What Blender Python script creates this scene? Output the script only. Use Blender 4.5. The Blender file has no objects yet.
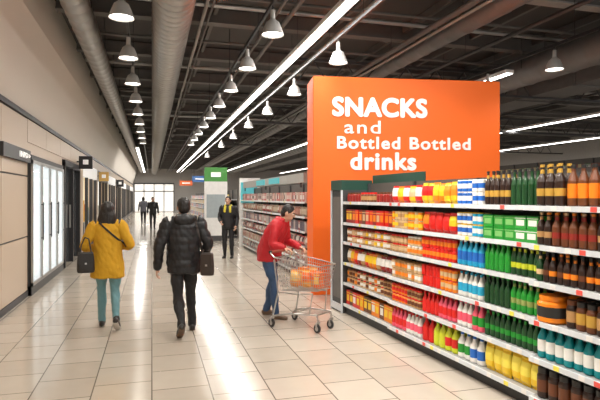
import bpy, bmesh, math, random
from math import sin, cos, pi, radians
from mathutils import Vector, Matrix, Euler, noise
from mathutils.bvhtree import BVHTree
random.seed(7)
scene = bpy.context.scene
try:
    scene.view_settings.view_transform = 'Standard'
    scene.view_settings.look = 'None'
except Exception: pass

# ------------------------------------------------------------ materials
def mat(name, col, rough=0.5, metal=0.0, emit=0.0, var=0.12, nscale=8.0, bump=0.0, bscale=40.0, alpha=1.0, trans=0.0, coat=0.0):
    m = bpy.data.materials.new(name); m.use_nodes = True
    nt = m.node_tree; b = nt.nodes['Principled BSDF']
    b.inputs['Roughness'].default_value = rough
    b.inputs['Metallic'].default_value = metal
    tc = nt.nodes.new('ShaderNodeTexCoord')
    nz = nt.nodes.new('ShaderNodeTexNoise'); nz.inputs['Scale'].default_value = nscale
    nz.inputs['Detail'].default_value = 3
    nt.links.new(tc.outputs['Object'], nz.inputs['Vector'])
    mx = nt.nodes.new('ShaderNodeMix'); mx.data_type = 'RGBA'
    c = tuple(col)
    mx.inputs[6].default_value = tuple(max(0, x*(1-var)) for x in c)+(1,)
    mx.inputs[7].default_value = tuple(min(1, x*(1+var)) for x in c)+(1,)
    nt.links.new(nz.outputs[0], mx.inputs[0])
    nt.links.new(mx.outputs[2], b.inputs['Base Color'])
    if emit > 0:
        b.inputs['Emission Color'].default_value = c+(1,)
        b.inputs['Emission Strength'].default_value = emit
    if bump > 0:
        n2 = nt.nodes.new('ShaderNodeTexNoise'); n2.inputs['Scale'].default_value = bscale
        nt.links.new(tc.outputs['Object'], n2.inputs['Vector'])
        bp = nt.nodes.new('ShaderNodeBump'); bp.inputs['Strength'].default_value = bump
        bp.inputs['Distance'].default_value = 0.01
        nt.links.new(n2.outputs[0], bp.inputs['Height']); nt.links.new(bp.outputs[0], b.inputs['Normal'])
    if trans > 0: b.inputs['Transmission Weight'].default_value = trans
    if alpha < 1: b.inputs['Alpha'].default_value = alpha
    if coat > 0: b.inputs['Coat Weight'].default_value = coat
    return m
_mc = {}
def M(col, rough=0.4, **k):
    key = (tuple(round(c,3) for c in col), rough, tuple(sorted(k.items())))
    if key not in _mc:
        _mc[key] = mat('paint_%d' % len(_mc), col, rough, **k)
    return _mc[key]

# ------------------------------------------------------------ mesh builder
class MB:
    def __init__(s): s.v=[]; s.f=[]; s.m=[]; s.mats=[]; s.sm=[]
    def mi(s, m):
        if m not in s.mats: s.mats.append(m)
        return s.mats.index(m)
    def add(s, vs, fs, m, smooth=False):
        o=len(s.v); i=s.mi(m)
        s.v += [tuple(v) for v in vs]
        for f in fs:
            s.f.append([a+o for a in f]); s.m.append(i); s.sm.append(smooth)
    def box(s, a, b, m, T=None):
        x0,y0,z0=a; x1,y1,z1=b
        vs=[Vector(p) for p in [(x0,y0,z0),(x1,y0,z0),(x1,y1,z0),(x0,y1,z0),(x0,y0,z1),(x1,y0,z1),(x1,y1,z1),(x0,y1,z1)]]
        if T: vs=[T@v for v in vs]
        s.add(vs,[(0,3,2,1),(4,5,6,7),(0,1,5,4),(1,2,6,5),(2,3,7,6),(3,0,4,7)],m)
    def tube(s, p0, p1, r, m, n=8, r1=None, smooth=True):
        p0=Vector(p0); p1=Vector(p1); d=(p1-p0)
        if d.length<1e-6: return
        t=d.normalized(); a=Vector((0,0,1)) if abs(t.z)<.9 else Vector((1,0,0))
        u=t.cross(a).normalized(); w=t.cross(u); r1=r if r1 is None else r1
        vs=[p0+(u*cos(2*pi*i/n)+w*sin(2*pi*i/n))*r for i in range(n)]+[p1+(u*cos(2*pi*i/n)+w*sin(2*pi*i/n))*r1 for i in range(n)]
        s.add(vs,[(i,(i+1)%n,(i+1)%n+n,i+n) for i in range(n)],m,smooth)
        s.add(vs[:n],[tuple(range(n))[::-1]],m); s.add(vs[n:],[tuple(range(n))],m)
    def path(s, pts, r, m, n=6):
        for a,b in zip(pts[:-1],pts[1:]): s.tube(a,b,r,m,n)
    def lathe(s, prof, c, n=12, T=None):
        c=Vector(c)
        for k in range(len(prof)-1):
            r0,z0,m=prof[k]; r1,z1,_=prof[k+1]
            vs=[]
            for (r,z) in ((r0,z0),(r1,z1)):
                for i in range(n):
                    p=Vector((c.x+r*cos(2*pi*i/n), c.y+r*sin(2*pi*i/n), c.z+z))
                    vs.append(T@p if T else p)
            s.add(vs,[(i,(i+1)%n,(i+1)%n+n,i+n) for i in range(n)],m,True)
    def build(s, name, loc=(0,0,0), rotz=0.0, parent=None, bevel=0):
        me=bpy.data.meshes.new(name); me.from_pydata(s.v,[],s.f)
        for m in s.mats: me.materials.append(m)
        me.polygons.foreach_set('material_index', s.m); me.polygons.foreach_set('use_smooth', s.sm)
        me.update()
        ob=bpy.data.objects.new(name,me); bpy.context.collection.objects.link(ob)
        ob.location=loc; ob.rotation_euler=(0,0,rotz)
        if parent: ob.parent=parent
        if bevel:
            b=ob.modifiers.new('bevel','BEVEL'); b.width=bevel; b.segments=2; b.limit_method='ANGLE'
        return ob

# ------------------------------------------------------------ base materials
m_white=mat('white_paint',(.8,.79,.77),.5)
m_panel=mat('beige_panel',(.54,.44,.34),.4,var=.04,nscale=1.5)
m_fascia=mat('fascia_plaster',(.76,.71,.64),.7,var=.03,nscale=.8)
m_black=mat('black_plastic',(.02,.02,.022),.4)
m_darkgrey=mat('dark_grey_metal',(.07,.07,.072),.5,metal=.3)
m_ceil=mat('ceiling_soffit',(.085,.080,.075),.85,var=.25,nscale=.6)
m_beam=mat('beam_paint',(.15,.142,.135),.7)
m_beaml=mat('beam_paint_light',(.36,.35,.33),.7)
m_steel=mat('galvanised_duct',(.42,.415,.40),.38,metal=.75,var=.15,nscale=3)
m_chrome=mat('zinc_wire',(.50,.50,.50),.3,metal=.9)
m_rail=mat('shelf_rail',(.66,.70,.74),.35)
m_shelf=mat('shelf_enamel',(.42,.42,.42),.45)
m_back=mat('shelf_back',(.10,.09,.08),.6)
m_dgreen=mat('dark_green_panel',(.02,.07,.05),.4)
m_orange=mat('orange_board',(.88,.135,.0005),.6,var=.015,nscale=1)
m_letter=mat('white_letters',(.93,.92,.90),.4,var=.01)
m_signw=mat('white_sign_face',(.9,.9,.88),.4,emit=.3,var=.01)
m_lamp=mat('lamp_glow',(1,.95,.86),.5,emit=9)
m_tube=mat('strip_diffuser',(1,.97,.92),.5,emit=7,var=.01)
m_shade=mat('lamp_shade_enamel',(.55,.54,.52),.35,metal=.3)
m_glassw=mat('cabinet_glow',(.86,.95,1),.5,emit=1.6,var=.05)

# floor
def floor_mat():
    m=bpy.data.materials.new('floor_tiles'); m.use_nodes=True; nt=m.node_tree; b=nt.nodes['Principled BSDF']
    tc=nt.nodes.new('ShaderNodeTexCoord'); br=nt.nodes.new('ShaderNodeTexBrick')
    br.offset=0.5; br.squash=1
    br.inputs['Scale'].default_value=1; br.inputs['Brick Width'].default_value=.5; br.inputs['Row Height'].default_value=.5
    br.inputs['Mortar Size'].default_value=.006; br.inputs['Mortar Smooth'].default_value=.2
    br.inputs['Color1'].default_value=(.44,.385,.32,1); br.inputs['Color2'].default_value=(.52,.46,.39,1)
    br.inputs['Mortar'].default_value=(.15,.125,.10,1)
    mp=nt.nodes.new('ShaderNodeMapping'); mp.inputs['Rotation'].default_value=(0,0,pi/2)
    nt.links.new(tc.outputs['Object'],mp.inputs['Vector']); nt.links.new(mp.outputs[0],br.inputs['Vector'])
    nz=nt.nodes.new('ShaderNodeTexNoise'); nz.inputs['Scale'].default_value=5; nz.inputs['Detail'].default_value=6
    nt.links.new(tc.outputs['Object'],nz.inputs['Vector'])
    mx=nt.nodes.new('ShaderNodeMix'); mx.data_type='RGBA'; mx.blend_type='MULTIPLY'; mx.inputs[0].default_value=.12
    nt.links.new(br.outputs[0],mx.inputs[6]); nt.links.new(nz.outputs[0],mx.inputs[7])
    nt.links.new(mx.outputs[2],b.inputs['Base Color'])
    mr=nt.nodes.new('ShaderNodeMapRange'); mr.inputs['To Min'].default_value=.10; mr.inputs['To Max'].default_value=.20
    nt.links.new(nz.outputs[0],mr.inputs[0]); nt.links.new(mr.outputs[0],b.inputs['Roughness'])
    bp=nt.nodes.new('ShaderNodeBump'); bp.invert=True; bp.inputs['Strength'].default_value=.3; bp.inputs['Distance'].default_value=.003
    nt.links.new(br.outputs['Fac'],bp.inputs['Height']); nt.links.new(bp.outputs[0],b.inputs['Normal'])
    return m
YF=62.0; XR=24.0; ZC=5.25; YN=-4.0
b=MB(); b.box((-3.4,YN,-.1),(XR,YF,0),floor_mat()); b.build('floor')
b=MB(); b.box((-3.4,YN,ZC),(XR,YF,ZC+.1),m_ceil); b.build('ceiling')
m_far=mat('far_wall_paint',(.42,.40,.38),.7)
b=MB(); b.box((-3.4,YF,0),(XR,YF+.1,ZC),m_far); b.build('wall_back')
b=MB(); b.box((XR,YN,0),(XR+.1,YF,ZC),m_far); b.build('wall_right')
b=MB(); g=mat('far_end_glow',(.95,.90,.82),.4,emit=.8,var=.2)  # added glowing panel with frames, brightens the far end of the corridor
b.box((-1.9,YF-.06,.05),(2.4,YF-.02,3.2),g)
for x in (-1.95,-.9,.2,1.3,2.4): b.box((x,YF-.14,0),(x+.08,YF-.05,3.2),m_darkgrey)
b.box((-1.95,YF-.14,2.3),(2.48,YF-.05,2.4),m_darkgrey); b.box((-1.95,YF-.14,3.15),(2.48,YF-.02,3.3),m_darkgrey)
b.build('window_8')

# ------------------------------------------------------------ left wall
XL=-2.05
b=MB()
def wallseg(y0,y1,z0,z1,x0=-2.35,m=m_panel): b.box((x0,y0,z0),(XL-.02,y1,z1),m)
wallseg(YN,9.85,0,3.1,m=m_darkgrey)
wallseg(9.85,13.2,2.45,3.1)
wallseg(13.2,13.55,0,3.1)
wallseg(13.55,16.3,2.62,3.1)
wallseg(16.3,16.9,0,3.1)
y=9.85
while y>YN+1:
    y0=y-1.62
    for z0,z1 in ((.1,1.02),(1.03,2.05),(2.06,3.04)):
        b.box((XL-.03,y0+.008,z0+.008),(XL,y-.008,z1-.008),m_panel)
    y=y0
for (y0,y1) in ((9.86,11.5),(11.5,13.2),(13.2,14.8),(14.8,16.9)):
    b.box((XL-.02,y0+.006,2.65),(XL,y1-.006,3.04),m_panel)
fr=[16.9,21.5,26.5,32,38,45,53,YF-.2]
for i in range(len(fr)-1):
    b.box((-2.35,fr[i],2.75),(XL,fr[i+1],3.1),m_panel)
    b.box((-2.35,fr[i],0),(XL,fr[i]+.45,2.75),m_panel)
b.build('wall_left')
b=MB(); b.box((XL-.02,YN,3.05),(XL+.03,YF,3.13),m_black); b.build('trim_1')
b=MB()
for (y0,y1) in ((YN,9.85),(13.2,13.55),(16.3,16.9)): b.box((XL-.02,y0,0),(XL+.012,y1,.1),m_darkgrey)
b.build('baseboard_left')
b=MB()
vs=[(-2.10,YN,3.13),(-1.68,YN,4.35),(-1.68,YN,ZC),(-2.4,YN,ZC),(-2.4,YN,3.13),(-2.10,YF,3.13),(-1.68,YF,4.35),(-1.68,YF,ZC),(-2.4,YF,ZC),(-2.4,YF,3.13)]
b.add(vs,[(0,1,6,5),(1,2,7,6),(4,0,5,9),(0,4,3,2,1),(5,6,7,8,9)],m_fascia)
b.build('wall_fascia')
b=MB(); b.box((-3.4,YN,0),(-3.3,YF,ZC),m_darkgrey); b.build('wall_outer')

# refrigerated cabinet
prodcols=[(.85,.1,.06),(.9,.5,.05),(.1,.35,.7),(.85,.85,.82),(.15,.5,.15),(.8,.7,.2),(.6,.1,.3)]
b=MB()
Y0,Y1=9.87,13.18
b.box((-2.95,Y0,0),(-2.85,Y1,2.42),m_glassw); b.box((-2.85,Y0,0),(-2.0,Y0+.05,2.42),m_darkgrey)
b.box((-2.85,Y1-.05,0),(-2.0,Y1,2.42),m_white); b.box((-2.85,Y0,2.34),(-1.99,Y1,2.43),m_darkgrey); b.box((-2.85,Y0,0),(-1.99,Y1,.16),m_darkgrey)
n=4; w=(Y1-Y0)/n
mglass=mat('glowing_cabinet_glass',(.85,.95,1),.05,alpha=.4,emit=.7)  # panes emit too, standing in for light from inside the cabinet
for i in range(n):
    a=Y0+i*w; c=a+w
    for (p,q) in (((-2.02,a,.16),(-1.97,a+.05,2.34)),((-2.02,c-.05,.16),(-1.97,c,2.34)),((-2.02,a,.16),(-1.97,c,.22)),((-2.02,a,2.28),(-1.97,c,2.34))): b.box(p,q,m_steel)
    b.box((-2.005,a+.05,.22),(-1.998,c-.05,2.28),mglass)
    b.tube((-1.94,c-.09,.9),(-1.94,c-.09,1.6),.012,m_darkgrey); b.box((-1.975,c-.1,.93),(-1.94,c-.08,.95),m_darkgrey); b.box((-1.975,c-.1,1.55),(-1.94,c-.08,1.57),m_darkgrey)
for z in (.5,.9,1.3,1.7,2.05):
    b.box((-2.85,Y0,z),(-2.15,Y1,z+.02),m_white)
for z in (.16,.52,.92,1.32,1.72):
    y=Y0+.12
    while y<Y1-.12:
        col=random.choice(prodcols); c2=tuple(.25+.75*q for q in col)
        mm=M(c2,.4); b.lathe([(0,0,mm),(.035,0,mm),(.037,.17,mm),(.015,.23,mm),(.015,.26,mm),(0,.26,mm)],(-2.25,y,z),8)
        y+=.1
b.build('refrigerated_display_cabinet')

# doorway recess
b=MB()
b.box((-2.9,13.56,0),(-2.8,16.29,2.55),m_black)
for y in (13.56,14.85,16.19): b.box((-2.2,y,0),(-2.0,y+.1,2.55),m_black)
b.box((-2.2,13.56,2.45),(-2.0,16.29,2.6),m_black)
b.box((-2.12,13.66,.05),(-2.1,14.85,2.45),mat('door_glass',(.05,.055,.06),.08)); b.box((-2.12,14.95,.05),(-2.1,16.19,2.45),mat('door_glass_b',(.05,.055,.06),.08))
b.box((-2.08,14.72,.9),(-2.04,14.76,1.5),m_steel)
b.build('door_1')

def text_obj(body, name, w, h, mtl, bold=0.0, depth=.012, spacing=1.0):
    cu=bpy.data.curves.new(name,'FONT'); cu.body=body; cu.extrude=.02; cu.space_character=spacing; cu.resolution_u=6
    tmp=bpy.data.objects.new('tmp',cu); bpy.context.collection.objects.link(tmp)
    dg=bpy.context.evaluated_depsgraph_get(); me=bpy.data.meshes.new_from_object(tmp.evaluated_get(dg))
    bpy.data.objects.remove(tmp)
    vs=[v.co.copy() for v in me.vertices]; fs=[tuple(p.vertices) for p in me.polygons]
    x0=min(v.x for v in vs); x1=max(v.x for v in vs); y0=min(v.y for v in vs); y1=max(v.y for v in vs)
    bpy.data.meshes.remove(me)
    mb=MB(); offs=[(0,0)]
    if bold: offs=[(bold*cos(2*pi*k/12),bold*sin(2*pi*k/12)) for k in range(12)]+[(0,0)]
    for k,(dx,dy) in enumerate(offs):
        mb.add([Vector((bold+(v.x-x0)/(x1-x0)*(w-2*bold)+dx, bold+(v.y-y0)/(y1-y0)*(h-2*bold)+dy, v.z/.02*depth*(1+.004*k))) for v in vs],fs,mtl)
    return mb.build(name)

b=MB(); b.box((0,0,0),(1.7,.06,.2),m_black)
sg=b.build('shop_sign',(XL+.062,8.1,2.28),rotz=pi/2)
t=text_obj('INFO >','sign_text',.7,.09,m_signw,.004); t.parent=sg; t.location=(.9,-.006,.055); t.rotation_euler=(pi/2,0,0)
def blade(y,z,s,m,name='projecting_sign'):
    b=MB(); b.box((XL,y,z),(XL+.08,y+.04,z+.04),m_darkgrey); b.box((XL+.06,y-.02,z-s/2),(XL+.06+s,y+.06,z+s/2),m)
    b.box((XL+.06+s*.3,y-.024,z-s*.15),(XL+.06+s*.7,y-.02,z+s*.22),m_signw); b.build(name,bevel=.006)
blade(15.9,2.68,.36,m_black); blade(21.7,2.5,.36,mat('sign_amber',(.5,.3,.08),.4,emit=.3)); blade(32.2,2.5,.4,m_black)
# shopfronts
for i in range(len(fr)-1):
    b=MB(); y0=fr[i]+.45; y1=fr[i+1]
    gl=mat('shop_glow',(.95,.90,.82),.4,emit=1.1,var=.3,nscale=1.8) if i%2==0 else mat('shop_glow_b',(.85,.66,.42),.4,emit=.8,var=.45,nscale=2)
    b.box((-2.9,y0,0),(-2.8,y1,2.75),gl)
    k=3; w=(y1-y0)/k
    for j in range(k+1):
        b.box((-2.16,y0+j*w-.04 if j else y0,0),(-2.06,y0+j*w+.04 if j<k else y1,2.75),m_darkgrey)
    b.box((-2.16,y0,2.35),(-2.04,y1,2.75),m_black if i%2 else m_signw); b.box((-2.16,y0,0),(-2.06,y1,.12),m_darkgrey)
    for j in range(k):
        b.box((-2.6,y0+j*w+.3,0),(-2.3,y0+j*w+w-.3,.8),random.choice([m_white,m_darkgrey,m_panel]))
        for q in range(4):
            b.box((-2.5,y0+j*w+.4+q*.3,.8),(-2.35,y0+j*w+.6+q*.3,1.1+random.random()*.5),M(random.choice(prodcols),.5))
    b.build('window_%d'%(i+1))

# ------------------------------------------------------------ ceiling services
b=MB()
y=2.0; k=0
while y<YF:
    mm=m_beaml if k in (2,) else m_beam
    b.box((-1.6,y,4.98),(XR,y+.14,5.22),m_beam); b.box((-1.6,y-.04,4.95),(XR,y+.18,4.98),mm)
    y+=2.6; k+=1
for x in (-1.2,1.1,3.5,5.0,6.6,8.2,9.8,11.4,13,15,17,19,21): b.box((x,YN,5.1),(x+.07,YF,5.24),m_beam)
b.build('ceiling_beams')
b=MB()
for x,z,r in ((.85,4.80,.03),(.95,4.80,.02),(1.9,4.6,.025),(2.2,4.7,.04),(3.3,4.7,.03),(4.6,4.6,.05),(4.8,4.6,.03),(6.3,4.65,.04),(8.5,4.6,.04),(12.0,4.6,.03)):
    b.tube((x,YN,z),(x,YF,z),r,random.choice([m_beam,m_beaml,m_darkgrey]),8)
for k,y in enumerate((5.6,8.3,8.7,10.8,13,16.4,21,27)):
    b.tube((-1.5,y,4.89),(XR,y+.0,4.89),.03 if k%2 else .045,[m_beaml,m_beam,m_steel,m_beam][k%4],8)
for y in range(0,60,3):
    for x in (.85,1.9,2.2,3.3,4.6,6.3): b.tube((x,y+.5,4.6),(x,y+.5,ZC),.006,m_darkgrey,4)
b.build('ceiling_conduits')
b=MB()
for y in (11.5,18,26):
    b.box((3.2,y,4.3),(XR,y+.06,4.36),m_darkgrey); b.box((3.2,y,4.85),(XR,y+.06,4.91),m_darkgrey)
    x=3.2
    while x<XR-1:
        b.tube((x,y+.03,4.33),(x+.4,y+.03,4.88),.018,m_darkgrey,5); b.tube((x+.4,y+.03,4.88),(x+.8,y+.03,4.33),.018,m_darkgrey,5); x+=.8
b.build('roof_truss')
def duct(x,z,r,y0,y1,step=.3,ribs=True,m=m_steel):
    b=MB()
    n=20; y=y0
    rows=[]
    while y<y1:
        rows+=[(y,r),(y+step*.80,r),(y+step*.86,r*1.05),(y+step*.94,r*1.05)]; y+=step
    vs=[]; fs=[]
    for (yy,rr) in rows:
        for i in range(n): vs.append((x+rr*cos(2*pi*i/n),yy,z+rr*sin(2*pi*i/n)))
    for k in range(len(rows)-1):
        for i in range(n): fs.append((k*n+i,k*n+(i+1)%n,(k+1)*n+(i+1)%n,(k+1)*n+i))
    b.add(vs,fs,m,True)
    y=y0+1
    while y<y1:
        b.tube((x-r,y,z),(x-r,y,ZC),.008,m_darkgrey,4); b.tube((x+r,y,z),(x+r,y,ZC),.008,m_darkgrey,4); y+=2.4
    return b.build('air_duct')
m_ductd=mat('painted_duct',(.20,.195,.19),.5,metal=.3)
duct(.30,4.50,.29,-2,60,.22); duct(-1.1,4.62,.2,-2,60,.4); duct(7.9,4.45,.3,6,58,.6,m=m_ductd); duct(5.3,4.75,.18,2,58,.5,m=m_ductd)
b=MB(); b.box((9.6,-2,4.35),(10.6,58,4.75),m_ductd); 
for y in range(-2,58,2): b.box((9.57,y,4.32),(10.63,y+.05,4.78),m_ductd)
b.build('air_duct_rectangular')

# strip lights
def strip(x,z,y0,y1,w,power,col=(1,.955,.90)):
    b=MB(); b.box((x-w*.8,y0,z+.02),(x+w*.8,y1,z+.09),m_white); b.box((x-w*.55,y0,z+.006),(x+w*.55,y1,z+.02),m_tube)
    y=y0+.5
    while y<y1: b.tube((x,y,z+.09),(x,y,ZC),.005,m_darkgrey,4); y+=2.5
    ob=b.build('strip_light')
    L=bpy.data.lights.new('tube','AREA'); L.shape='RECTANGLE'; L.size=w; L.size_y=y1-y0; L.energy=power; L.color=col
    lo=bpy.data.objects.new('tube',L); bpy.context.collection.objects.link(lo); lo.location=(x,(y0+y1)/2,z); lo.parent=ob
strip(2.66,4.4,-1,58,.12,1300)
strip(-.78,4.4,30,60,.12,400)
strip(7.0,4.2,9,58,.12,600)
strip(14.2,4.4,2,58,.16,800)
strip(19.7,4.4,2,58,.18,600)

# track rails + bell lamps
b=MB()
for x in (-.36,1.58): b.box((x-.02,YN,4.30),(x+.02,58,4.35),m_black)
for x in (2.95,6.7): b.box((x-.02,3,4.30),(x+.02,58,4.35),m_black)
for x in (-.36,1.58,2.95,6.7):
    for y in range(3,56,4): b.tube((x,y,4.32),(x,y,ZC),.006,m_black,4)
b.build('lighting_track')
lampme=None
def bell(x,y,z=3.9,power=28):
    global lampme
    if lampme is None:
        b=MB()
        b.lathe([(.03,.34,m_shade),(.035,.22,m_shade),(.05,.20,m_shade),(.09,.17,m_shade),(.12,.10,m_shade),(.155,.0,m_shade),(.15,.0,m_shade),(.115,.095,m_shade),(.0,.12,m_shade)],(0,0,0),20)
        b.lathe([(0,.015,m_lamp),(.135,.015,m_lamp)],(0,0,0),16)
        b.tube((0,0,.3),(0,0,.40),.01,m_black,6)
        ob=b.build('pendant_lamp'); lampme=ob.data
    else:
        ob=bpy.data.objects.new('pendant_lamp',lampme); bpy.context.collection.objects.link(ob)
    ob.location=(x,y,z)
    if power:
        L=bpy.data.lights.new('bulb','SPOT'); L.energy=power; L.spot_size=radians(150); L.spot_blend=.6; L.color=(1,.92,.80); L.shadow_soft_size=.12
        lo=bpy.data.objects.new('bulb',L); bpy.context.collection.objects.link(lo); lo.parent=ob; lo.location=(0,0,-.02)
for k in range(9): bell(-.36,6.75+1.95*k,power=80 if k<6 else 0)
for k in range(9): bell(1.58,6.9+1.95*k,power=65 if k<6 else 0)
for y in (4.7,2.65,.7): bell(1.58,y,power=85); bell(-.36,y-.1,power=85)
for y in (8.05,10.8,13.5,16.3,19.5,23,29): bell(2.95,y,power=50 if 9<y<15 else 0)
for y in (7.45,9.3,12,16): bell(6.7,y,power=60)

# ------------------------------------------------------------ product primitives
def bottle(b,c,h,r,mb,ml,mc,n=10,ml2=None):
    ml2=ml2 or ml
    b.lathe([(r*.8,0,mb),(r,h*.04,mb),(r,h*.2,ml),(r*1.01,h*.3,ml2),(r*1.01,h*.42,ml),(r,h*.55,mb),(r*.95,h*.62,mb),(r*.62,h*.74,mb),(r*.36,h*.84,mb),(r*.34,h*.91,mc),(r*.4,h*.915,mc),(r*.4,h,mc),(0,h,mc)],c,n)
def beer(b,c,h,r,mb,ml,mc,n=10):
    b.lathe([(r*.8,0,mb),(r,h*.04,mb),(r,h*.24,ml),(r*1.01,h*.42,mb),(r,h*.58,mb),(r*.7,h*.70,mb),(r*.4,h*.78,ml),(r*.36,h*.88,mb),(r*.34,h*.93,mc),(r*.42,h*.935,mc),(r*.42,h,mc),(0,h,mc)],c,n)
def jar(b,c,h,r,mb,ml,mc,n=10):
    b.lathe([(r*.85,0,mb),(r,h*.06,mb),(r,h*.22,ml),(r*1.01,h*.62,mb),(r,h*.72,mb),(r*.8,h*.82,mc),(r*.86,h*.83,mc),(r*.86,h,mc),(0,h,mc)],c,n)
def can(b,c,h,r,mb,ml,mc,n=10):
    b.lathe([(r*.85,0,mc),(r,h*.05,mb),(r,h*.3,ml),(r,h*.7,mb),(r,h*.93,mc),(r*.84,h*.98,mc),(r*.84,h,mc),(0,h,mc)],c,n)
def bag(b,c,w,d,h,m1,m2):
    prof=[(0,.98,.06),(.06,.97,.12),(.16,.96,.8),(.38,.98,1.0),(.65,.97,.95),(.86,.96,.45),(.93,.97,.1),(1.0,.99,.06)]
    vs=[];n=10
    for (z,wx,dy) in prof:
        for i in range(n):
            a=2*pi*i/n; ca,sa=cos(a),sin(a)
            sx=(abs(ca)**.5)*(1 if ca>0 else -1); sy=(abs(sa)**.8)*(1 if sa>0 else -1)
            vs.append((c[0]+sx*w/2*wx,c[1]+sy*d/2*dy,c[2]+z*h))
    segm=[m1,m1,m1,m2,m2,m1,m1]
    for k in range(7):
        b.add(vs[k*n:(k+2)*n],[(i,(i+1)%n,(i+1)%n+n,i+n) for i in range(n)],segm[k],True)
def pack(b,c,w,d,h,m1,m2):
    x,y,z=c
    b.box((x-w/2,y-d/2,z),(x+w/2,y+d/2,z+h),m1)
    b.box((x-w*.36,y-d/2-.002,z+h*.25),(x+w*.36,y-d/2,z+h*.7),m2)
    b.box((x-w/2,y-d/2-.001,z+h*.8),(x+w/2,y-d/2,z+h*.86),m2)
def fill(name,T0,rot,t0,t1,z,kind,c1,c2,c3,h=.24,w=.075,d0=.0,rows=2,stack=1,n=10,dep=None,mix=False):
    b=MB(); dep=dep or w
    num=max(1,int((t1-t0)/w)); pitch=(t1-t0)/num
    def lst(c): return c if isinstance(c,list) else [c]
    A,B,C=lst(c1),lst(c2),lst(c3)
    for i in range(num):
        g=int(i/ max(1,num/len(A))) if len(A)>1 else 0
        if mix: g=random.randrange(6)
        ma=M(A[g%len(A)],.3); mb_=M(B[g%len(B)],.45); mc=M(C[g%len(C)],.4)
        for r in range(rows):
            for s in range(stack):
                jx=random.uniform(-.003,.003); jy=random.uniform(-.006,.006)
                c=(t0+pitch*(i+.5)+jx, d0+.03+dep/2+r*dep*1.05+jy, z+s*(h+.002))
                q=pitch*.47
                if kind=='bottle': bottle(b,c,h,q,ma,mb_,mc,n)
                elif kind=='beer': beer(b,c,h,q,ma,mb_,mc,n)
                elif kind=='jar': jar(b,c,h,q,ma,mb_,mc,n)
                elif kind=='can': can(b,c,h,q,ma,mb_,mc,n)
                elif kind=='bag': bag(b,c,pitch*.97,dep*.9,h*random.uniform(.95,1.02),ma,mb_)
                elif kind=='pack': pack(b,c,pitch*.95,dep*.95,h,ma,mb_)
    return b.build(name,T0,rot)

def gondola(name,T0,rot,L,levels,depth=.5,top=1.95,unit=1.2,steps=None,green=False,hdr=None):
    b=MB()
    b.box((0,depth-.04,0),(L,depth,top),m_back)
    b.box((0,.06,0),(L,depth-.04,.1),m_black)
    for z in levels:
        segs=steps or [(0,L,0)]
        for (a,c,o) in segs:
            b.box((a+.004,o,z-.03),(c-.004,depth-.04,z-.002),m_shelf)
            b.box((a+.004,o-.015,z-.036),(c-.004,o,z+.004),m_rail)
            t=a+.06
            while t<c-.08:
                b.box((t,o-.018,z-.033),(t+.05,o-.015,z+.002),random.choice([m_white,m_white,m_white,M((.85,.75,.1)),M((.8,.1,.08)),m_white])); t+=random.uniform(.12,.3)
    t=0
    while t<=L+.01:
        b.box((t-.015,depth-.08,0),(t+.015,depth-.03,top),m_darkgrey); t+=unit
    return b.build(name,T0,rot)

# ------------------------------------------------------------ main gondola
G0=(2.667,7.12,0); GR=math.atan2(-.998,.0624)
LV=[1.63,1.33,1.05,.75,.46,.15]
gondola('supermarket_shelf',G0,GR,6.2,LV,steps=[(0,1.36,.03),(1.36,3.71,0),(3.71,6.2,-.06)],top=1.9,unit=1.24)
b=MB(); b.box((-.42,.02,0),(-.02,.5,1.80),m_darkgrey); b.box((-.42,.0,1.80),(-.02,.5,1.95),m_dgreen)
for x in (-.43,-.045): b.box((x,-.005,0),(x+.025,.02,1.80),m_rail)
b.box((-.40,.0,.02),(-.045,.02,.12),m_rail); b.box((-.38,.012,.2),(-.07,.02,1.7),m_beam)
b.box((-.02,.505,1.7),(1.36,.53,2.02),m_dgreen)
b.build('shelf_end_cabinet',G0,GR,bevel=.003)
W=(.85,.84,.80); R=(.72,.015,.01); DR=(.32,.02,.015); CR=(.68,.47,.26); TN=(.50,.28,.11); BR=(.15,.045,.015); DB=(.03,.013,.009)
OR=(.88,.24,.01); YE=(.88,.58,.02); BL=(.015,.14,.55); CY=(.02,.40,.65); GR_=(.015,.30,.03); DG=(.008,.06,.015); PK=(.85,.11,.18); YG=(.62,.68,.03); TE=(.0,.24,.27); BK=(.02,.02,.02); GO=(.55,.32,.05)
def F(name,t0,t1,lv,kind,c1,c2,c3,**k):
    d0={True:.03}.get(t1<=1.37,0); d0=-.055 if t0>=3.7 else d0
    fill(name,G0,GR,t0+.01,t1-.01,LV[lv]+.001,kind,c1,c2,c3,d0=d0,**k)
# A
F('snack_jars',0,1.36,0,'jar',[DR,BR,DR],[DR,TN],[BR,R],h=.13,w=.085)
F('snack_packets',0,1.36,1,'pack',[R,DR,TN,BR],[CR,OR,YE],W,h=.19,w=.10,dep=.06,mix=True)
F('snack_jars',0,1.36,2,'jar',[CR,TN],[YE,CR,W],[R,DR],h=.1,w=.08,stack=2,mix=True)
F('snack_packets',0,1.36,3,'bag',[DR,R,OR,TN],[W,OR,YE],W,h=.2,w=.11,dep=.08,mix=True)
F('snack_jars',0,1.36,4,'jar',[TN,CR],[BR,W,OR],[BR,R],h=.1,w=.08,stack=2,mix=True)
F('snack_packets',0,1.36,5,'pack',[R,BR,OR],[YE,W],W,h=.2,w=.11,dep=.08,mix=True)
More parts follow.
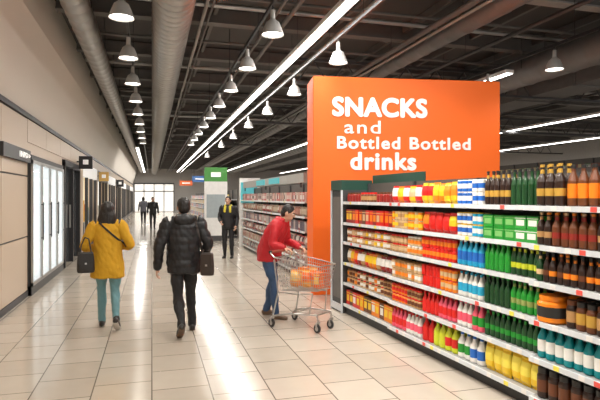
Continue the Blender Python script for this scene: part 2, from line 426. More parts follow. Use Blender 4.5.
# B1
F('snack_bags',1.36,2.02,0,'bag',[OR,YE,R],[YE,CR,W],W,h=.2,w=.11,dep=.08,mix=True)
F('food_cans',1.36,2.02,1,'can',[CR,OR,CR],[YE,TN],[CR],h=.1,w=.07,stack=2,mix=True)
F('snack_jars',1.36,2.02,2,'jar',[TN,CR],[CR,OR],[R,W],h=.1,w=.07,stack=2)
F('food_cans',1.36,2.02,3,'can',[CR,TN],[W,OR],[TN],h=.1,w=.07,stack=2,mix=True)
F('snack_jars',1.36,2.02,4,'jar',[OR,TN],[R,BR],[R],h=.1,w=.07,stack=2)
F('juice_bottles',1.36,2.02,5,'bottle',[PK,W],[R,PK],[R],h=.23,w=.08)
# B2
F('snack_bags',2.02,2.64,0,'bag',[YE,OR,YE],[R,YE,OR],W,h=.22,w=.1,dep=.08)
F('snack_bags',2.02,2.64,1,'bag',[R,R],[OR,R,YE],W,h=.21,w=.11,dep=.08,mix=True)
F('soda_cans',2.02,2.64,2,'can',[R],[OR,R],[R],h=.11,w=.066,stack=2)
F('soda_cans',2.02,2.64,3,'can',[R,OR],[R,CR],[R],h=.11,w=.066,stack=2)
F('juice_bottles',2.02,2.64,4,'bottle',[R,PK],[R,R],[R],h=.22,w=.07)
F('oil_bottles',2.02,2.64,5,'bottle',[R,YG,YG],[R,YG],[R,GR_],h=.25,w=.1)
# B3
F('soda_cans',2.64,3.04,0,'can',[BL,W],[W,BL],[W],h=.115,w=.066,stack=2)
F('soda_cans',2.64,3.04,1,'can',[W,CY],[BL,W],[YE],h=.11,w=.066,stack=2)
F('water_bottles',2.64,3.04,2,'bottle',[CY],[BL,CY],[W],h=.24,w=.066)
F('milk_bottles',2.64,3.04,3,'bottle',[W],[CY,GR_],[CY],h=.23,w=.07)
F('juice_bottles',2.64,3.04,4,'bottle',[W,PK],[PK,GR_],[PK],h=.24,w=.07)
F('milk_bottles',2.64,3.04,5,'bottle',[W,W],[GR_,BL],[BL],h=.24,w=.08)
# B4
F('wine_bottles',3.04,3.71,0,'beer',[DB,DG],[GO,DG],[BK],h=.30,w=.062)
F('tea_boxes',3.04,3.71,1,'pack',[GR_,(.04,.36,.06)],[(.2,.5,.15),W,YG],W,h=.105,w=.11,dep=.08,stack=2)
F('beer_bottles',3.04,3.71,2,'beer',[GR_,DG],[GR_,YG],[GR_],h=.25,w=.062)
F('beer_bottles',3.04,3.71,3,'beer',[DG,GR_],[DG,(.3,.35,.1)],[GR_],h=.25,w=.062)
F('beer_bottles',3.04,3.71,4,'beer',[DG],[GR_,DG],[BK],h=.25,w=.062)
F('pasta_packets',3.04,3.71,5,'bag',[YE],[(.9,.75,.1),YE],W,h=.24,w=.1,dep=.08)
# C
F('syrup_bottles',3.71,4.0,0,'beer',[DB],[GO],[GO],h=.32,w=.07)
F('syrup_bottles',4.0,6.2,0,'bottle',[BR,DB],[OR,GO,YE],[BK,OR],h=.30,w=.085)
F('syrup_bottles',3.71,6.2,1,'beer',[DB,BR,DB],[CR,DR,TN],[OR,CR],h=.25,w=.075,mix=True)
F('sauce_bottles',3.71,6.2,2,'beer',[DB,DG,DB],[BR,CR,OR],[OR,BK],h=.22,w=.065,mix=True)
F('sauce_jars',3.71,3.98,3,'jar',[OR],[BK],[OR],h=.2,w=.13)
F('sauce_jars',3.98,6.2,3,'jar',[BR,DB],[GO,TN],[BK,BR],h=.2,w=.085,mix=True)
F('cleaner_bottles',3.71,6.2,4,'bottle',[TE,TE],[W,W],[R,W,TE],h=.255,w=.085)
F('sauce_jars',3.71,6.2,5,'jar',[DB,BR,DB],[BR,DR],[BK],h=.23,w=.1)

# ------------------------------------------------------------ secondary gondolas
def side_gondola(T0,rot,L,cols,kinds,top=2.0,lv=(1.6,1.3,1.0,.7,.4,.12)):
    gondola('supermarket_shelf',T0,rot,L,lv,top=top)
    for i,z in enumerate(lv):
        c=cols[i%len(cols)]
        fill('shelf_packets',T0,rot,.02,L-.02,z+.001,kinds[i%len(kinds)],c,[c[0],(.7,.66,.62),c[-1]],(.8,.8,.8),h=.2,w=.12,rows=1,n=7,dep=.1,mix=True)
side_gondola((2.95,17.6,0),-pi/2,7.6,[[(.5,.3,.25),(.5,.05,.05),(.6,.5,.42),(.12,.08,.08)],[(.45,.2,.15),(.4,.04,.04),(.5,.4,.3)],[(.5,.42,.38),(.5,.1,.08),(.15,.12,.16)]],['pack','bag'])
side_gondola((2.95,31,0),-pi/2,9.5,[[(.7,.3,.2),(.2,.4,.6),(.75,.6,.2)],[(.6,.55,.5),(.2,.5,.2)]],['pack'])
side_gondola((3.1,44,0),-pi/2,11,[[(.8,.3,.2),(.2,.4,.6)],[(.6,.55,.5),(.7,.5,.2)]],['pack'])
side_gondola((12.5,26,0),-pi/2,18,[[(.2,.05,.03),(.1,.2,.08),(.5,.4,.2)],[(.3,.1,.05),(.1,.1,.1)]],['pack'],top=2.9,lv=(2.5,2.15,1.8,1.45))
side_gondola((8.6,16,0),-pi/2,9,[[(.4,.1,.05),(.5,.45,.3)],[(.1,.25,.1),(.5,.3,.1)]],['pack'],top=2.35,lv=(2.0,1.7,1.4,1.1))

# ------------------------------------------------------------ orange sign
SR=math.atan2(-.146,.989)
b=MB(); b.box((0,0,0),(3.44,.7,3.80),m_orange); sb=b.build('orange_sign_board',(2.685,8.60,0),SR,bevel=.01)
def st(body,u0,u1,z0,z1,bold,sp=1.0):
    t=text_obj(body,'lettering_'+body.split()[0].lower(),u1-u0,z1-z0,m_letter,bold,spacing=sp); t.parent=sb; t.location=(u0,-.012,z0); t.rotation_euler=(pi/2,0,0)
st('SNACKS',.333,2.057,3.10,3.45,.020,1.06)
st('and',.55,1.2,2.81,3.04,.003,1.15)
st('Bottled Bottled',.42,2.868,2.54,2.76,.008,1.15)
st('drinks',.653,1.853,2.17,2.49,.015,1.1)

# promo totem etc beyond
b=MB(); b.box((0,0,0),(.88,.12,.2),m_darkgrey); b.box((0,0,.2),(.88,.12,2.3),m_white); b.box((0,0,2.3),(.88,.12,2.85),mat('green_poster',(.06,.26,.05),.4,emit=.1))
b.box((.08,-.01,.9),(.8,0,1.8),mat('poster_grey',(.35,.4,.42),.4)); b.box((.25,-.012,2.48),(.63,0,2.66),m_signw)
b.build('promotional_totem',(1.95,20.3,0))
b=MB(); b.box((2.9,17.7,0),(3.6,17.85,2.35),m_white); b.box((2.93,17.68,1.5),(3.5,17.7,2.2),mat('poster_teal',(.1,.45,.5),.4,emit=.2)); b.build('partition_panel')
b=MB(); b.box((2.98,10.2,2.0),(3.05,17.5,2.2),m_beaml)
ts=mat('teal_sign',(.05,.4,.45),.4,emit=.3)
for y in (12.3,14): b.box((2.955,y,2.03),(2.98,y+1.1,2.17),ts)
for y in (10.5,14,17.3): b.box((3.0,y,1.9),(3.03,y+.03,2.02),m_darkgrey)
b.build('aisle_header_sign')
for (x,y,z,w,h,c) in ((2.2,30,2.55,.8,.35,(.05,.15,.4)),(2.1,42,2.6,1.0,.4,(.6,.12,.03))):
    b=MB(); b.box((x,y,z),(x+w,y+.05,z+h),M(c,.4,emit=.1)); b.tube((x+.1,y+.02,z+h),(x+.1,y+.02,ZC),.008,m_darkgrey,4); b.tube((x+w-.1,y+.02,z+h),(x+w-.1,y+.02,ZC),.008,m_darkgrey,4)
    b.box((x+w*.2,y-.01,z+h*.4),(x+w*.8,y,z+h*.6),m_signw); b.build('hanging_banner')

# ------------------------------------------------------------ shopping trolley
def trolley(loc,heading,sc):
    b=MB()
    TR=(-.40,.27,.98); TF=(.46,.19,.90); BR_=(-.30,.22,.52); BF=(.38,.16,.56)
    def lp(a,c,s): return tuple(a[i]+(c[i]-a[i])*s for i in range(3))
    def P(q,sgn): return (q[0],sgn*q[1],q[2])
    r=.0032
    for sgn in (-1,1):
        for k in range(19):
            s=k/18; b.tube(P(lp(TR,TF,s),sgn),P(lp(BR_,BF,s),sgn),r,m_chrome,5)
        for k in range(8):
            s=k/7; b.tube(P(lp(TR,BR_,s),sgn),P(lp(TF,BF,s),sgn),r if k else .008,m_chrome,6)
    for k in range(9):
        s=-1+2*k/8
        b.tube((TF[0],TF[1]*s,TF[2]),(BF[0],BF[1]*s,BF[2]),r,m_chrome,5)
        b.tube((TR[0],TR[1]*s,TR[2]),(BR_[0],BR_[1]*s,BR_[2]),r,m_chrome,5)
        b.tube((BR_[0],BR_[1]*s,BR_[2]),(BF[0],BF[1]*s,BF[2]),r,m_chrome,5)
    for k in range(8):
        s=k/7
        for (a,c) in ((TR,BR_),(TF,BF)):
            q=lp(a,c,s); b.tube(P(q,-1),P(q,1),r if k else .008,m_chrome,6)
    for k in range(10):
        q=lp(BR_,BF,k/9); b.tube(P(q,-1),P(q,1),r,m_chrome,5)
    for k in range(7):
        s=-.2+.4*k/6; b.tube((-.22,s,.93),(-.27,s,.66),r,m_chrome,5); b.tube((-.27,s,.66),(-.36,s,.66),r,m_chrome,5)
    b.tube((-.22,-.22,.93),(-.22,.22,.93),.005,m_chrome,6)
    mh=mat('handle_grip',(.30,.06,.04),.4)
    for sgn in (-1,1):
        b.path([(-.40,sgn*.27,.98),(-.47,sgn*.27,1.03),(-.50,sgn*.26,1.05)],.011,m_chrome,8)
        b.path([(-.42,sgn*.26,.95),(-.34,sgn*.25,.5),(-.42,sgn*.27,.2),(-.44,sgn*.27,.15)],.012,m_chrome,8)
        b.path([(-.44,sgn*.27,.16),(-.1,sgn*.24,.22),(.38,sgn*.17,.24),(.40,sgn*.16,.15)],.012,m_chrome,8)
        b.path([(-.34,sgn*.25,.5),(.0,sgn*.22,.50),(.30,sgn*.17,.52)],.009,m_chrome,8)
        b.path([(.30,sgn*.17,.53),(.25,sgn*.19,.24)],.009,m_chrome,8)
    b.tube((-.50,-.24,1.05),(-.50,.24,1.05),.018,mh,12)
    for sgn in (-1,1): b.tube((-.50,sgn*.24,1.05),(-.50,sgn*.275,1.05),.022,m_black,12)
    b.tube((-.1,-.24,.22),(-.1,.24,.22),.008,m_chrome); b.tube((.38,-.17,.24),(.38,.17,.24),.01,m_chrome)
    for k in range(7): s=-.18+.06*k; b.tube((-.1,s,.22),(.38,s*.8,.24),.003,m_chrome,5)
    for (x,yy) in ((-.44,.27),(-.44,-.27),(.40,.16),(.40,-.16)):
        b.box((x-.02,yy-.02,.13),(x+.02,yy+.02,.16),m_chrome)
        b.box((x-.035,yy-.026,.05),(x-.005,yy-.02,.14),m_chrome); b.box((x-.035,yy+.02,.05),(x-.005,yy+.026,.14),m_chrome)
        T=Matrix.Translation((x-.02,yy,.062))@Matrix.Rotation(pi/2,4,'X')
        b.lathe([(.0,-.016,m_chrome),(.03,-.016,m_black),(.055,-.016,m_black),(.062,-.010,m_black),(.062,.010,m_black),(.055,.016,m_black),(.03,.016,m_chrome),(0,.016,m_chrome)],(0,0,0),18,T)
    ob=b.build('shopping_trolley',loc,heading)
    g=MB()
    for (x,yy,w,d,h,c,c2,k) in ((-.1,.08,.14,.1,.26,(.8,.22,.03),(.85,.5,.1),'pack'),(.08,-.06,.16,.12,.25,(.85,.35,.04),(.8,.15,.03),'bag'),(.25,.03,.13,.1,.22,(.8,.16,.03),(.85,.55,.15),'pack'),(-.12,-.1,.16,.12,.25,(.8,.3,.06),(.85,.55,.2),'bag'),(.1,.08,.15,.08,.27,(.75,.4,.12),(.8,.2,.05),'bag')):
        (pack if k=='pack' else bag)(g,(x,yy,.57),w,d,h,M(c),M(c2))
    g.build('grocery_packs',(0,0,0),0,parent=ob)
    ob.scale=sc
    return ob
TH=math.atan2(-.796,.605)
trolley((1.92,6.50,0),TH,(.78,.92,.93))

# ------------------------------------------------------------ people
def frame(t,ref):
    t=t.normalized(); u=ref-t*ref.dot(t)
    if u.length<.05:
        ref=Vector((0,1,0)); u=ref-t*ref.dot(t)
    u.normalize(); return u,t.cross(u)
class Body:
    def __init__(s): s.mb=MB()
    def loft(s,rings,m,n=20):
        vs=[];fs=[]
        for (c,U,V) in rings:
            for i in range(n): vs.append(c+U*cos(2*pi*i/n)+V*sin(2*pi*i/n))
        k=len(rings)
        for j in range(k-1):
            for i in range(n): fs.append((j*n+i,j*n+(i+1)%n,(j+1)*n+(i+1)%n,(j+1)*n+i))
        vs.append(rings[0][0]); vs.append(rings[-1][0])
        for i in range(n):
            fs.append((k*n,(i+1)%n,i)); fs.append((k*n+1,(k-1)*n+i,(k-1)*n+(i+1)%n))
        s.mb.add(vs,fs,m)
    def chain(s,pts,rad,m,ref=Vector((1,0,0)),n=16,caps=True):
        pts=[Vector(p) for p in pts]; R=[(r,r) if not isinstance(r,tuple) else r for r in rad]
        P=[];Q=[]
        for i in range(len(pts)-1):
            p0=pts[max(i-1,0)];p1=pts[i];p2=pts[i+1];p3=pts[min(i+2,len(pts)-1)]
            for k in range(4):
                t=k/4
                P.append(.5*((2*p1)+(p2-p0)*t+(2*p0-5*p1+4*p2-p3)*t*t+(3*p1-p0-3*p2+p3)*t**3))
                Q.append(tuple(R[i][a]+(R[i+1][a]-R[i][a])*(t*t*(3-2*t)) for a in (0,1)))
        P.append(pts[-1]);Q.append(R[-1])
        rings=[]
        for i,p in enumerate(P):
            t=(P[min(i+1,len(P)-1)]-P[max(i-1,0)])
            u,v=frame(t,ref); rings.append((p,u*Q[i][0],v*Q[i][1]))
            if i==0 and caps: 
                tt=t.normalized(); r=min(Q[0]); pre=[(p-tt*r*sin(a),u*Q[0][0]*cos(a),v*Q[0][1]*cos(a)) for a in (1.3,.85,.4)]
                rings=pre+rings
            if i==len(P)-1 and caps:
                tt=t.normalized(); r=min(Q[-1]); rings+= [(p+tt*r*sin(a),u*Q[-1][0]*cos(a),v*Q[-1][1]*cos(a)) for a in (.4,.85,1.3)]
        s.loft(rings,m,n)
    def ell(s,c,r,m,T=None,n=18):
        rings=[]; c=Vector(c)
        A=T.to_3x3() if T else Matrix.Identity(3)
        for k in range(1,12):
            a=-pi/2+pi*k/12
            rings.append((c+A@Vector((0,0,r[2]*sin(a))),A@Vector((r[0]*cos(a),0,0)),A@Vector((0,r[1]*cos(a),0))))
        s.loft(rings,m,n)

def hand(B,wr,d,nrm,m,side,curl=.5,sc=1.0):
    d=d.normalized(); nrm=(nrm-d*nrm.dot(d)).normalized(); lat=d.cross(nrm)*side
    B.chain([wr-d*.03,wr+d*.03*sc,wr+d*.085*sc],[(.024,.019),(.036,.016),(.040,.014)],m,ref=lat,n=12)
    for i,(o,l) in enumerate(((.030,.92),(.010,1.0),(-.010,.94),(-.029,.75))):
        p=wr+d*.082*sc+lat*o; a=curl*.5; pts=[p-d*.02,p]
        for L in (.040,.027,.022):
            dd=d*cos(a)+nrm*sin(a); p=p+dd*L*l*sc; pts.append(p.copy()); a+=curl*.75
        B.chain(pts,[.0095,.0098,.0092,.0085,.0075],m,ref=lat,n=8)
    p=wr+d*.025+lat*.028; pts=[p,p+(d*.6+lat*.7+nrm*.3).normalized()*.04]
    pts.append(pts[-1]+(d*.85+lat*.3+nrm*.35).normalized()*.03); pts.append(pts[-1]+(d*.9+nrm*.5).normalized()*.022)
    B.chain(pts,[.014,.0125,.011,.009],m,ref=lat,n=8)

def person(name,loc,facing,H,J,mats,opt):
    B=Body(); V=Vector
    D=dict(pel=V((0,0,.95)),chest=V((0,.0,1.24)),neck=V((0,-.005,1.475)),head=V((0,.02,1.60)),
      shR=V((.175,0,1.40)),shL=V((-.175,0,1.40)),elR=V((.25,-.03,1.13)),elL=V((-.25,-.03,1.13)),wrR=V((.27,.05,.9)),wrL=V((-.27,.05,.9)),
      hipR=V((.09,0,.90)),hipL=V((-.09,0,.90)),knR=V((.10,.03,.5)),knL=V((-.10,.03,.5)),anR=V((.10,-.02,.09)),anL=V((-.10,-.02,.09)),
      fpR=0,fpL=0,hyaw=0,hpit=0,nR=V((-1,0,0)),nL=V((1,0,0)),curl=.6)
    D.update(J)
    top,leg,shoe,skin,hair=[mats[k] for k in ('top','leg','shoe','skin','hair')]
    X=V((1,0,0))
    pel,ch,nk=D['pel'],D['chest'],D['neck']
    def sp(s):
        if s<0: return pel+V((0,0,s*.3))
        if s<1: return pel.lerp(ch,s)
        return ch.lerp(nk,s-1)
    lat=(D['shR']-D['shL']).normalized(); rings=[]
    for (s,rx,ry,yo) in opt['rings']:
        t=(sp(min(s+.1,2.1) if s<1.95 else 2)-sp(s-.1)); u,v=frame(t,X.lerp(lat,max(0,min(1,s)))) 
        rings.append((sp(s)+v*yo,u*rx,v*ry))
    B.loft(rings,top,28)
    B.ell(pel+V((0,-.02,-.02)),(.155,.125,.13),leg)
    sr=opt.get('sleeve',1.0)
    for S in ('R','L'):
        sh,el,wr=D['sh'+S],D['el'+S],D['wr'+S]
        side=1 if S=='R' else -1
        inn=sh+V((-.06*side,0,.005))
        B.chain([inn,sh,sh.lerp(el,.5),el,el.lerp(wr,.5),wr],[.07*sr,.076*sr,.066*sr,.056*sr,.051*sr,.043*sr],top)
        d=(wr-el).normalized()
        B.chain([wr-d*.03,wr+d*.012],[.033,.03],skin,n=10)
        hd=D.get('hd'+S,d)
        hand(B,wr+d*.02,hd,D['n'+S],skin,D.get('th'+S,side),D['curl'])
        hp,kn,an=D['hip'+S],D['kn'+S],D['an'+S]; lr=opt.get('legr',1.0)
        B.chain([hp,hp.lerp(kn,.45),kn,kn.lerp(an,.35),kn.lerp(an,.75),an+V((0,0,-.01))],[.098*lr,.084*lr,.063*lr,.062*lr,.05*lr,.048*lr],leg)
        fp=D['fp'+S]; Rm=Matrix.Rotation(-fp,3,'X')
        fo=lambda y,z: an+Rm@V((side*.012*(y>0.05),y,z-.09))
        B.chain([fo(-.04,.045),fo(.0,.048),fo(.06,.042),fo(.12,.033),fo(.165,.026)],[(.036,.04),(.040,.043),(.042,.038),(.046,.029),(.036,.02)],shoe,ref=X)
        B.chain([fo(-.045,.012),fo(.05,.012),fo(.12,.012),fo(.175,.012)],[(.038,.011),(.041,.011),(.048,.011),(.036,.011)],mats.get('sole',shoe),ref=X)
        B.chain([fo(0,.05),fo(0,.11)],[.043,.045],shoe,n=12)
    hd=D['head']; Hm=Matrix.Rotation(D['hyaw'],4,'Z')@Matrix.Rotation(D['hpit'],4,'X')
    def hp_(x,y,z): return hd+Hm.to_3x3()@V((x,y,z))
    B.chain([nk+V((0,0,-.06)),nk.lerp(hd,.5),hp_(0,-.01,-.04)],[.062,.055,.055],skin,n=14)
    B.ell(hp_(0,0,.015),(.074,.092,.10),skin,Hm); B.ell(hp_(0,.022,-.045),(.058,.066,.066),skin,Hm)
    B.ell(hp_(0,.05,-.085),(.026,.026,.022),skin,Hm)
    B.chain([hp_(0,.088,.02),hp_(0,.104,-.008),hp_(0,.108,-.022)],[.008,.012,.013],skin,n=8)
    B.ell(hp_(0,.083,-.052),(.024,.01,.0085),mats['lip'],Hm,10)
    for sx in (-1,1):
        B.ell(hp_(sx*.078,-.005,-.005),(.011,.02,.032),skin,Hm,10)
        B.chain([hp_(sx*.018,.09,.032),hp_(sx*.045,.078,.034)],[.006,.005],hair,n=6)
    st=opt.get('hair','short')
    if st=='short':
        B.ell(hp_(0,-.014,.036),(.083,.096,.096),hair,Hm); B.ell(hp_(0,-.045,-.005),(.075,.064,.08),hair,Hm)
    elif st=='long':
        B.ell(hp_(0,-.018,.034),(.094,.106,.104),hair,Hm)
        rr=[(.02,.096,.09,-.02),(-.04,.112,.09,-.03),(-.10,.124,.084,-.035),(-.16,.118,.07,-.04),(-.20,.085,.05,-.045),(-.215,.04,.03,-.045)]
        B.loft([(hp_(0,yo-.012,z),Hm.to_3x3()@V((a,0,0)),Hm.to_3x3()@V((0,c*.85,0))) for (z,a,c,yo) in rr],hair)
    elif st=='bob':
        B.ell(hp_(0,-.018,.034),(.088,.10,.098),hair,Hm)
        B.loft([(hp_(0,yo,z),Hm.to_3x3()@V((a,0,0)),Hm.to_3x3()@V((0,c,0))) for (z,a,c,yo) in [(.02,.088,.07,-.035),(-.05,.092,.062,-.045),(-.09,.08,.05,-.045),(-.10,.05,.03,-.045)]],hair)
    for e in opt.get('extra',[]): e(B,D,hp_,Hm)
    src=B.mb.build('src'); bm=bmesh.new(); bm.from_mesh(src.data); bmesh.ops.recalc_face_normals(bm,faces=bm.faces); bm.to_mesh(src.data)
    bvh=BVHTree.FromBMesh(bm); fm=[f.material_index for f in bm.faces]; bm.free()
    rm=src.modifiers.new('r','REMESH'); rm.mode='VOXEL'; rm.voxel_size=opt.get('vox',.0065)
    sm=src.modifiers.new('s','SMOOTH'); sm.factor=.5; sm.iterations=opt.get('smooth',2)
    dg=bpy.context.evaluated_depsgraph_get(); me=bpy.data.meshes.new_from_object(src.evaluated_get(dg))
    mlist=list(B.mb.mats); bpy.data.objects.remove(src)
    me.materials.clear()
    for m in mlist: me.materials.append(m)
    ci={mlist.index(m) for m in (top,leg)}; ti=mlist.index(top)
    vm={}
    for v in me.vertices:
        r=bvh.find_nearest(v.co); vm[v.index]=fm[r[2]] if r[2] is not None else 0
    amp=opt.get('amp',.012); quilt=opt.get('quilt',0)
    new=[]
    for v in me.vertices:
        k=vm[v.index]; c=v.co.copy()
        if k in ci:
            q=noise.noise(V((c.x*9,c.y*9,c.z*6)))*amp+noise.noise(V((c.x*22+5,c.y*22,c.z*16+c.x*10)))*amp*.55
            if k==ti and quilt: q+=quilt*(abs(sin(c.z*pi/.095+c.x*.4))-.5)
            c+=v.normal*q
        elif mlist[k]==hair: c+=v.normal*noise.noise(V((c.x*60,c.y*60,c.z*14)))*.006
        new.append(c)
    sc=H/1.72
    for v,c in zip(me.vertices,new): v.co=c
    for p in me.polygons:
        ms=[vm[i] for i in p.vertices]; p.material_index=max(set(ms),key=ms.count); p.use_smooth=True
    bv=BVHTree.FromPolygons([v.co.copy() for v in me.vertices],[tuple(p.vertices) for p in me.polygons])
    zmin=min(v.co.z for v in me.vertices)
    ob=bpy.data.objects.new(name,me); bpy.context.collection.objects.link(ob)
    ob.location=(loc[0],loc[1],-zmin*sc); ob.scale=(sc,)*3; ob.rotation_euler=(0,0,math.atan2(-facing[0],facing[1]))
    e=MB(); ew=M((.85,.83,.8),.2); ei=M((.06,.03,.02),.2)
    for sx in (-1,1):
        T=Matrix.Translation(hp_(sx*.030,.078,.012))@Hm@Matrix.Rotation(-pi/2,4,'X')
        e.lathe([(0,.012,ei),(.005,.0115,ei),(.006,.0105,ew),(.0105,.005,ew),(.012,0,ew),(0,-.004,ew)],(0,0,0),12,T)
    e.build('eyes',parent=ob)
    return ob,bv

def skinm(n,c): return mat(n,c,.5,var=.05)
sk=skinm('skin',(.55,.32,.22)); lip=skinm('lips',(.42,.16,.13))
blackhair=mat('dark_hair',(.012,.009,.008),.45,bump=.5,bscale=120)
mustard=mat('mustard_wool',(.56,.30,.012),.85,bump=.4,bscale=90,var=.15); bjack=mat('black_nylon',(.007,.007,.009),.5,bump=.15,bscale=30)
redj=mat('red_jacket',(.48,.01,.018),.6,bump=.2,bscale=40); jeanT=mat('teal_denim',(.13,.27,.30),.8,bump=.3,bscale=150); jeanB=mat('blue_denim',(.035,.075,.16),.8,bump=.3,bscale=150)
trous=mat('black_trousers',(.010,.010,.012),.7); shoeB=mat('black_shoe',(.02,.018,.017),.4); shoeBr=mat('brown_shoe',(.12,.07,.04),.5); soleW=mat('pale_sole',(.5,.48,.44),.6)
V=Vector
coat=[(-.85,.20,.145,0),(-.8,.225,.16,0),(-.4,.22,.155,0),(0,.205,.145,0),(.5,.185,.13,0),(1.0,.185,.13,0),(1.5,.18,.115,0),(1.8,.13,.09,0),(2.0,.075,.068,0),(2.1,.068,.06,0)]
puffy=[(-.62,.18,.14,0),(-.56,.205,.16,0),(-.2,.215,.165,0),(0,.212,.16,0),(.5,.205,.16,0),(1.0,.215,.16,0),(1.5,.205,.145,0),(1.8,.15,.115,0),(2.0,.10,.09,0),(2.15,.085,.08,0)]
jack=[(-.42,.165,.13,0),(-.36,.185,.145,0),(0,.185,.145,0),(.5,.175,.14,0),(1.0,.19,.14,0),(1.5,.185,.125,0),(1.8,.14,.10,0),(2.0,.08,.075,0),(2.12,.07,.065,0)]
bulky=[(-.42,.18,.15,0),(-.36,.205,.175,0),(0,.205,.175,0),(.5,.20,.17,0),(1.0,.205,.165,0),(1.5,.195,.14,0),(1.8,.15,.11,0),(2.0,.09,.085,0),(2.12,.075,.07,0)]
def collar(m):
    def f(B,D,hp,Hm):
        nk=D['neck']
        B.chain([nk+V((-.075,.03,.0)),nk+V((-.06,-.06,.02)),nk+V((0,-.085,.025)),nk+V((.06,-.06,.02)),nk+V((.075,.03,0))],[.028]*5,m,n=10)
    return f
def hood(m):
    def f(B,D,hp,Hm):
        nk=D['neck']; B.ell(nk+V((0,-.10,-.02)),(.135,.06,.075),m); 
    return f
wo,wbv=person('walking_woman',(-.55,7.15),(0.03,1),1.63,dict(
   elR=V((.30,-.05,1.14)),wrR=V((.17,.17,1.10)),elL=V((-.29,-.05,1.13)),wrL=V((-.17,.17,1.08)),nR=V((0,0,-1)),nL=V((0,0,-1)),thR=-1,thL=1,
   knR=V((.10,-.02,.50)),anR=V((.13,-.24,.18)),fpR=.62,knL=V((-.09,.14,.51)),anL=V((-.09,.16,.09)),hyaw=-.1),
   dict(top=mustard,leg=jeanT,shoe=shoeB,skin=sk,hair=blackhair,lip=lip,sole=soleW),dict(rings=coat,hair='long',sleeve=1.06,legr=.95,extra=[]))
ma,mbv=person('walking_man',(.38,6.62),(-.02,1),1.69,dict(
   shR=V((.19,0,1.40)),shL=V((-.19,0,1.40)),elR=V((.30,-.06,1.14)),wrR=V((.27,.10,.93)),elL=V((-.30,-.05,1.12)),wrL=V((-.32,.04,.86)),
   knR=V((.10,.14,.51)),anR=V((.12,.16,.09)),knL=V((-.07,-.04,.50)),anL=V((-.05,-.29,.18)),fpL=.65,hyaw=0.1),
   dict(top=bjack,leg=trous,shoe=shoeB,skin=sk,hair=blackhair,lip=lip,sole=shoeBr),dict(rings=puffy,hair='short',sleeve=1.2,quilt=.005,legr=1.02,amp=.016,extra=[hood(bjack)]))
re_,rbv=person('shopper',(1.65,7.20),(.85,-.53),1.66,dict(
   pel=V((0,-.06,.95)),chest=V((0,.04,1.23)),neck=V((0,.15,1.43)),head=V((0,.235,1.525)),hpit=-.35,hyaw=.1,
   shR=V((.17,.11,1.36)),shL=V((-.17,.11,1.36)),elR=V((.27,.10,1.10)),wrR=V((.25,.24,1.05)),hdR=V((.0,.95,-.3)),nR=V((0,-.3,-1)),
   elL=V((-.24,.14,1.10)),wrL=V((-.14,.36,1.03)),nL=V((.3,-.2,-1)),thR=-1,thL=1,hipR=V((.09,-.05,.9)),hipL=V((-.09,-.05,.9)),
   knR=V((.10,.05,.5)),anR=V((.11,.08,.09)),knL=V((-.10,-.04,.5)),anL=V((-.11,-.14,.09)),curl=.8),
   dict(top=redj,leg=jeanB,shoe=shoeBr,skin=sk,hair=blackhair,lip=lip),dict(rings=bulky,hair='short',sleeve=1.15,amp=.016,extra=[collar(redj)]))
hv=mat('yellow_scarf',(.6,.5,.04),.7)
def vest(B,D,hp,Hm):
    B.chain([V((-.07,.10,1.44)),V((-.08,.135,1.3))],[.03,.03],hv,n=8); B.chain([V((.07,.10,1.44)),V((.08,.135,1.3))],[.03,.03],hv,n=8)
    B.chain([V((-.09,.02,1.46)),V((0,-.09,1.48)),V((.09,.02,1.46))],[.03]*3,hv,n=8)
person('standing_man',(2.05,14.5),(-.35,-1),1.72,dict(wrR=V((.18,.16,1.02)),wrL=V((-.24,.1,.92)),nR=V((-1,0,0))),dict(top=bjack,leg=trous,shoe=shoeB,skin=sk,hair=blackhair,lip=lip),dict(rings=jack,hair='short',vox=.01,extra=[vest]))
grey=mat('grey_coat',(.10,.10,.12),.7)
for (x,y,c,f,h) in ((.05,28,bjack,(0,-1),'short'),(-.50,33,grey,(0,1),'bob')):
    person('distant_shopper',(x,y),f,1.70,dict(knR=V((.1,.12,.51)),anR=V((.09,.14,.09)),knL=V((-.09,-.02,.5)),anL=V((-.08,-.22,.16)),fpL=.5),dict(top=c,leg=trous,shoe=shoeB,skin=sk,hair=blackhair,lip=lip),dict(rings=jack,hair=h,vox=.012,smooth=1))

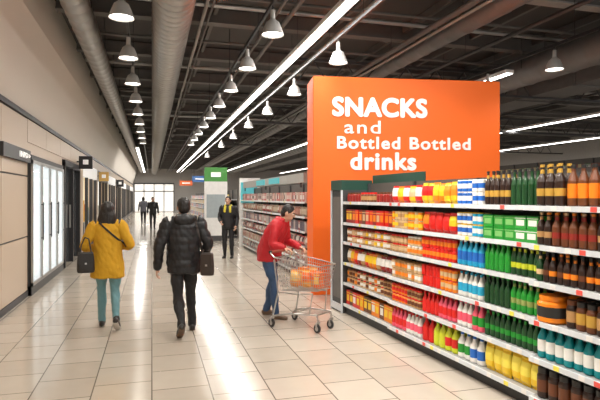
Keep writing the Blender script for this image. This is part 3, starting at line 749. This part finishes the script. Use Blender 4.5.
# bags
leather=mat('black_leather',(.015,.013,.012),.4,bump=.2,bscale=80); brleather=mat('dark_brown_leather',(.035,.024,.02),.45,bump=.2,bscale=80)
def handbag(owner,bv,pos,w,d,h,m,strap,handle,rot=0):
    b=MB(); n=24; rings=[(0,.86,.8),(.03,.95,.92),(.15,1,1),(.6,.97,.9),(.85,.9,.65),(.97,.84,.4),(1,.8,.25)]
    T=Matrix.Translation(pos)@Matrix.Rotation(rot,4,'Z'); vs=[]
    for (z,sx,sy) in rings:
        for i in range(n):
            a=2*pi*i/n; ca,sa=cos(a),sin(a); vs.append(T@Vector(((abs(ca)**.45)*(1 if ca>0 else -1)*w/2*sx,(abs(sa)**.6)*(1 if sa>0 else -1)*d/2*sy,z*h)))
    fs=[(k*n+i,k*n+(i+1)%n,(k+1)*n+(i+1)%n,(k+1)*n+i) for k in range(len(rings)-1) for i in range(n)]
    fs+=[tuple(range(n))[::-1],tuple(range((len(rings)-1)*n,len(rings)*n))]
    b.add(vs,fs,m,True)
    b.box((-w*.42,-d/2-.006,h*.45),(w*.42,-d/2+.012,h*.95),m,T); b.box((-.012,-d/2-.012,h*.42),(.012,-d/2,h*.5),m_chrome,T)
    pts=[]
    if strap:
        N=16
        for i in range(N+1):
            s=i/N; x=strap[0][0]+(strap[1][0]-strap[0][0])*s; z=strap[0][1]+(strap[1][1]-strap[0][1])*s
            r=bv.ray_cast(Vector((x,-1,z)),Vector((0,1,0)))
            if r[0] is not None: pts.append(r[0]+Vector((0,-.008,0)))
        for a,c in zip(pts[:-1],pts[1:]):
            q=(c-a).normalized(); u=q.cross(Vector((0,1,0))).normalized()*.013
            b.add([a-u,a+u,c+u,c-u,a-u+V((0,.01,0)),a+u+V((0,.01,0)),c+u+V((0,.01,0)),c-u+V((0,.01,0))],[(0,1,2,3),(4,7,6,5),(0,4,5,1),(3,2,6,7),(0,3,7,4),(1,5,6,2)],m)
    if handle: b.path([Vector(p) for p in handle],.009,m,8)
    ob=b.build('shoulder_bag'); ob.location=owner.location; ob.rotation_euler=owner.rotation_euler; ob.scale=owner.scale
handbag(wo,wbv,V((-.25,-.20,.80)),.22,.10,.27,leather,((-.10,1.45),(.25,1.12)),[(-.32,-.20,1.05),(-.31,-.17,1.16),(-.27,-.15,1.26),(-.22,-.15,1.24),(-.18,-.20,1.05)],.15)
handbag(ma,mbv,V((.27,-.22,.76)),.17,.09,.28,brleather,((.23,1.04),(.13,1.46)),[(.20,-.22,1.02),(.23,-.20,1.08)],-.4)

# ------------------------------------------------------------ added spots, out of view, to brighten sign & shelf
def spot(x,y,z,tx,ty,tz,p,size=60):
    b=MB(); d=(Vector((tx,ty,tz))-Vector((x,y,z))).normalized()
    b.tube(Vector((0,0,0))-d*.18,Vector((0,0,0)),.05,m_black,16); b.tube(-d*.1,(-d*.1)+Vector((0,0,.2)),.012,m_black,6)
    b.tube(Vector((-d*.1))+Vector((0,0,.2)),Vector((-d*.1))+Vector((0,0,ZC-z)),.008,m_black,6)
    ob=b.build('added_fill_spot',(x,y,z))
    L=bpy.data.lights.new('beam','SPOT'); L.energy=p; L.spot_size=radians(size); L.spot_blend=.7; L.color=(1,.95,.88); L.shadow_soft_size=.05
    lo=bpy.data.objects.new('beam',L); bpy.context.collection.objects.link(lo); lo.parent=ob; lo.location=d*.02; lo.rotation_euler=d.to_track_quat('-Z','Y').to_euler()
spot(3.4,4.6,4.2,3.6,8.5,2.3,200,80); spot(4.9,4.6,4.2,5.0,8.3,2.3,220,80)
spot(.9,5.2,4.1,2.9,5.2,.9,260,80); spot(1.0,3.0,4.2,2.9,3.4,.9,260,80)

# ------------------------------------------------------------ world + camera
w=bpy.data.worlds.new('world'); scene.world=w; w.use_nodes=True
bg=w.node_tree.nodes['Background']; bg.inputs[0].default_value=(1,.965,.92,1); bg.inputs[1].default_value=1.05
cam=bpy.data.cameras.new('camera'); co=bpy.data.objects.new('camera',cam); bpy.context.collection.objects.link(co)
cam.sensor_width=36; cam.lens=36*520/600; cam.shift_y=-.005; cam.clip_end=200
co.location=(0,0,1.7); co.rotation_euler=(pi/2,0,-radians(15.9))
scene.camera=co
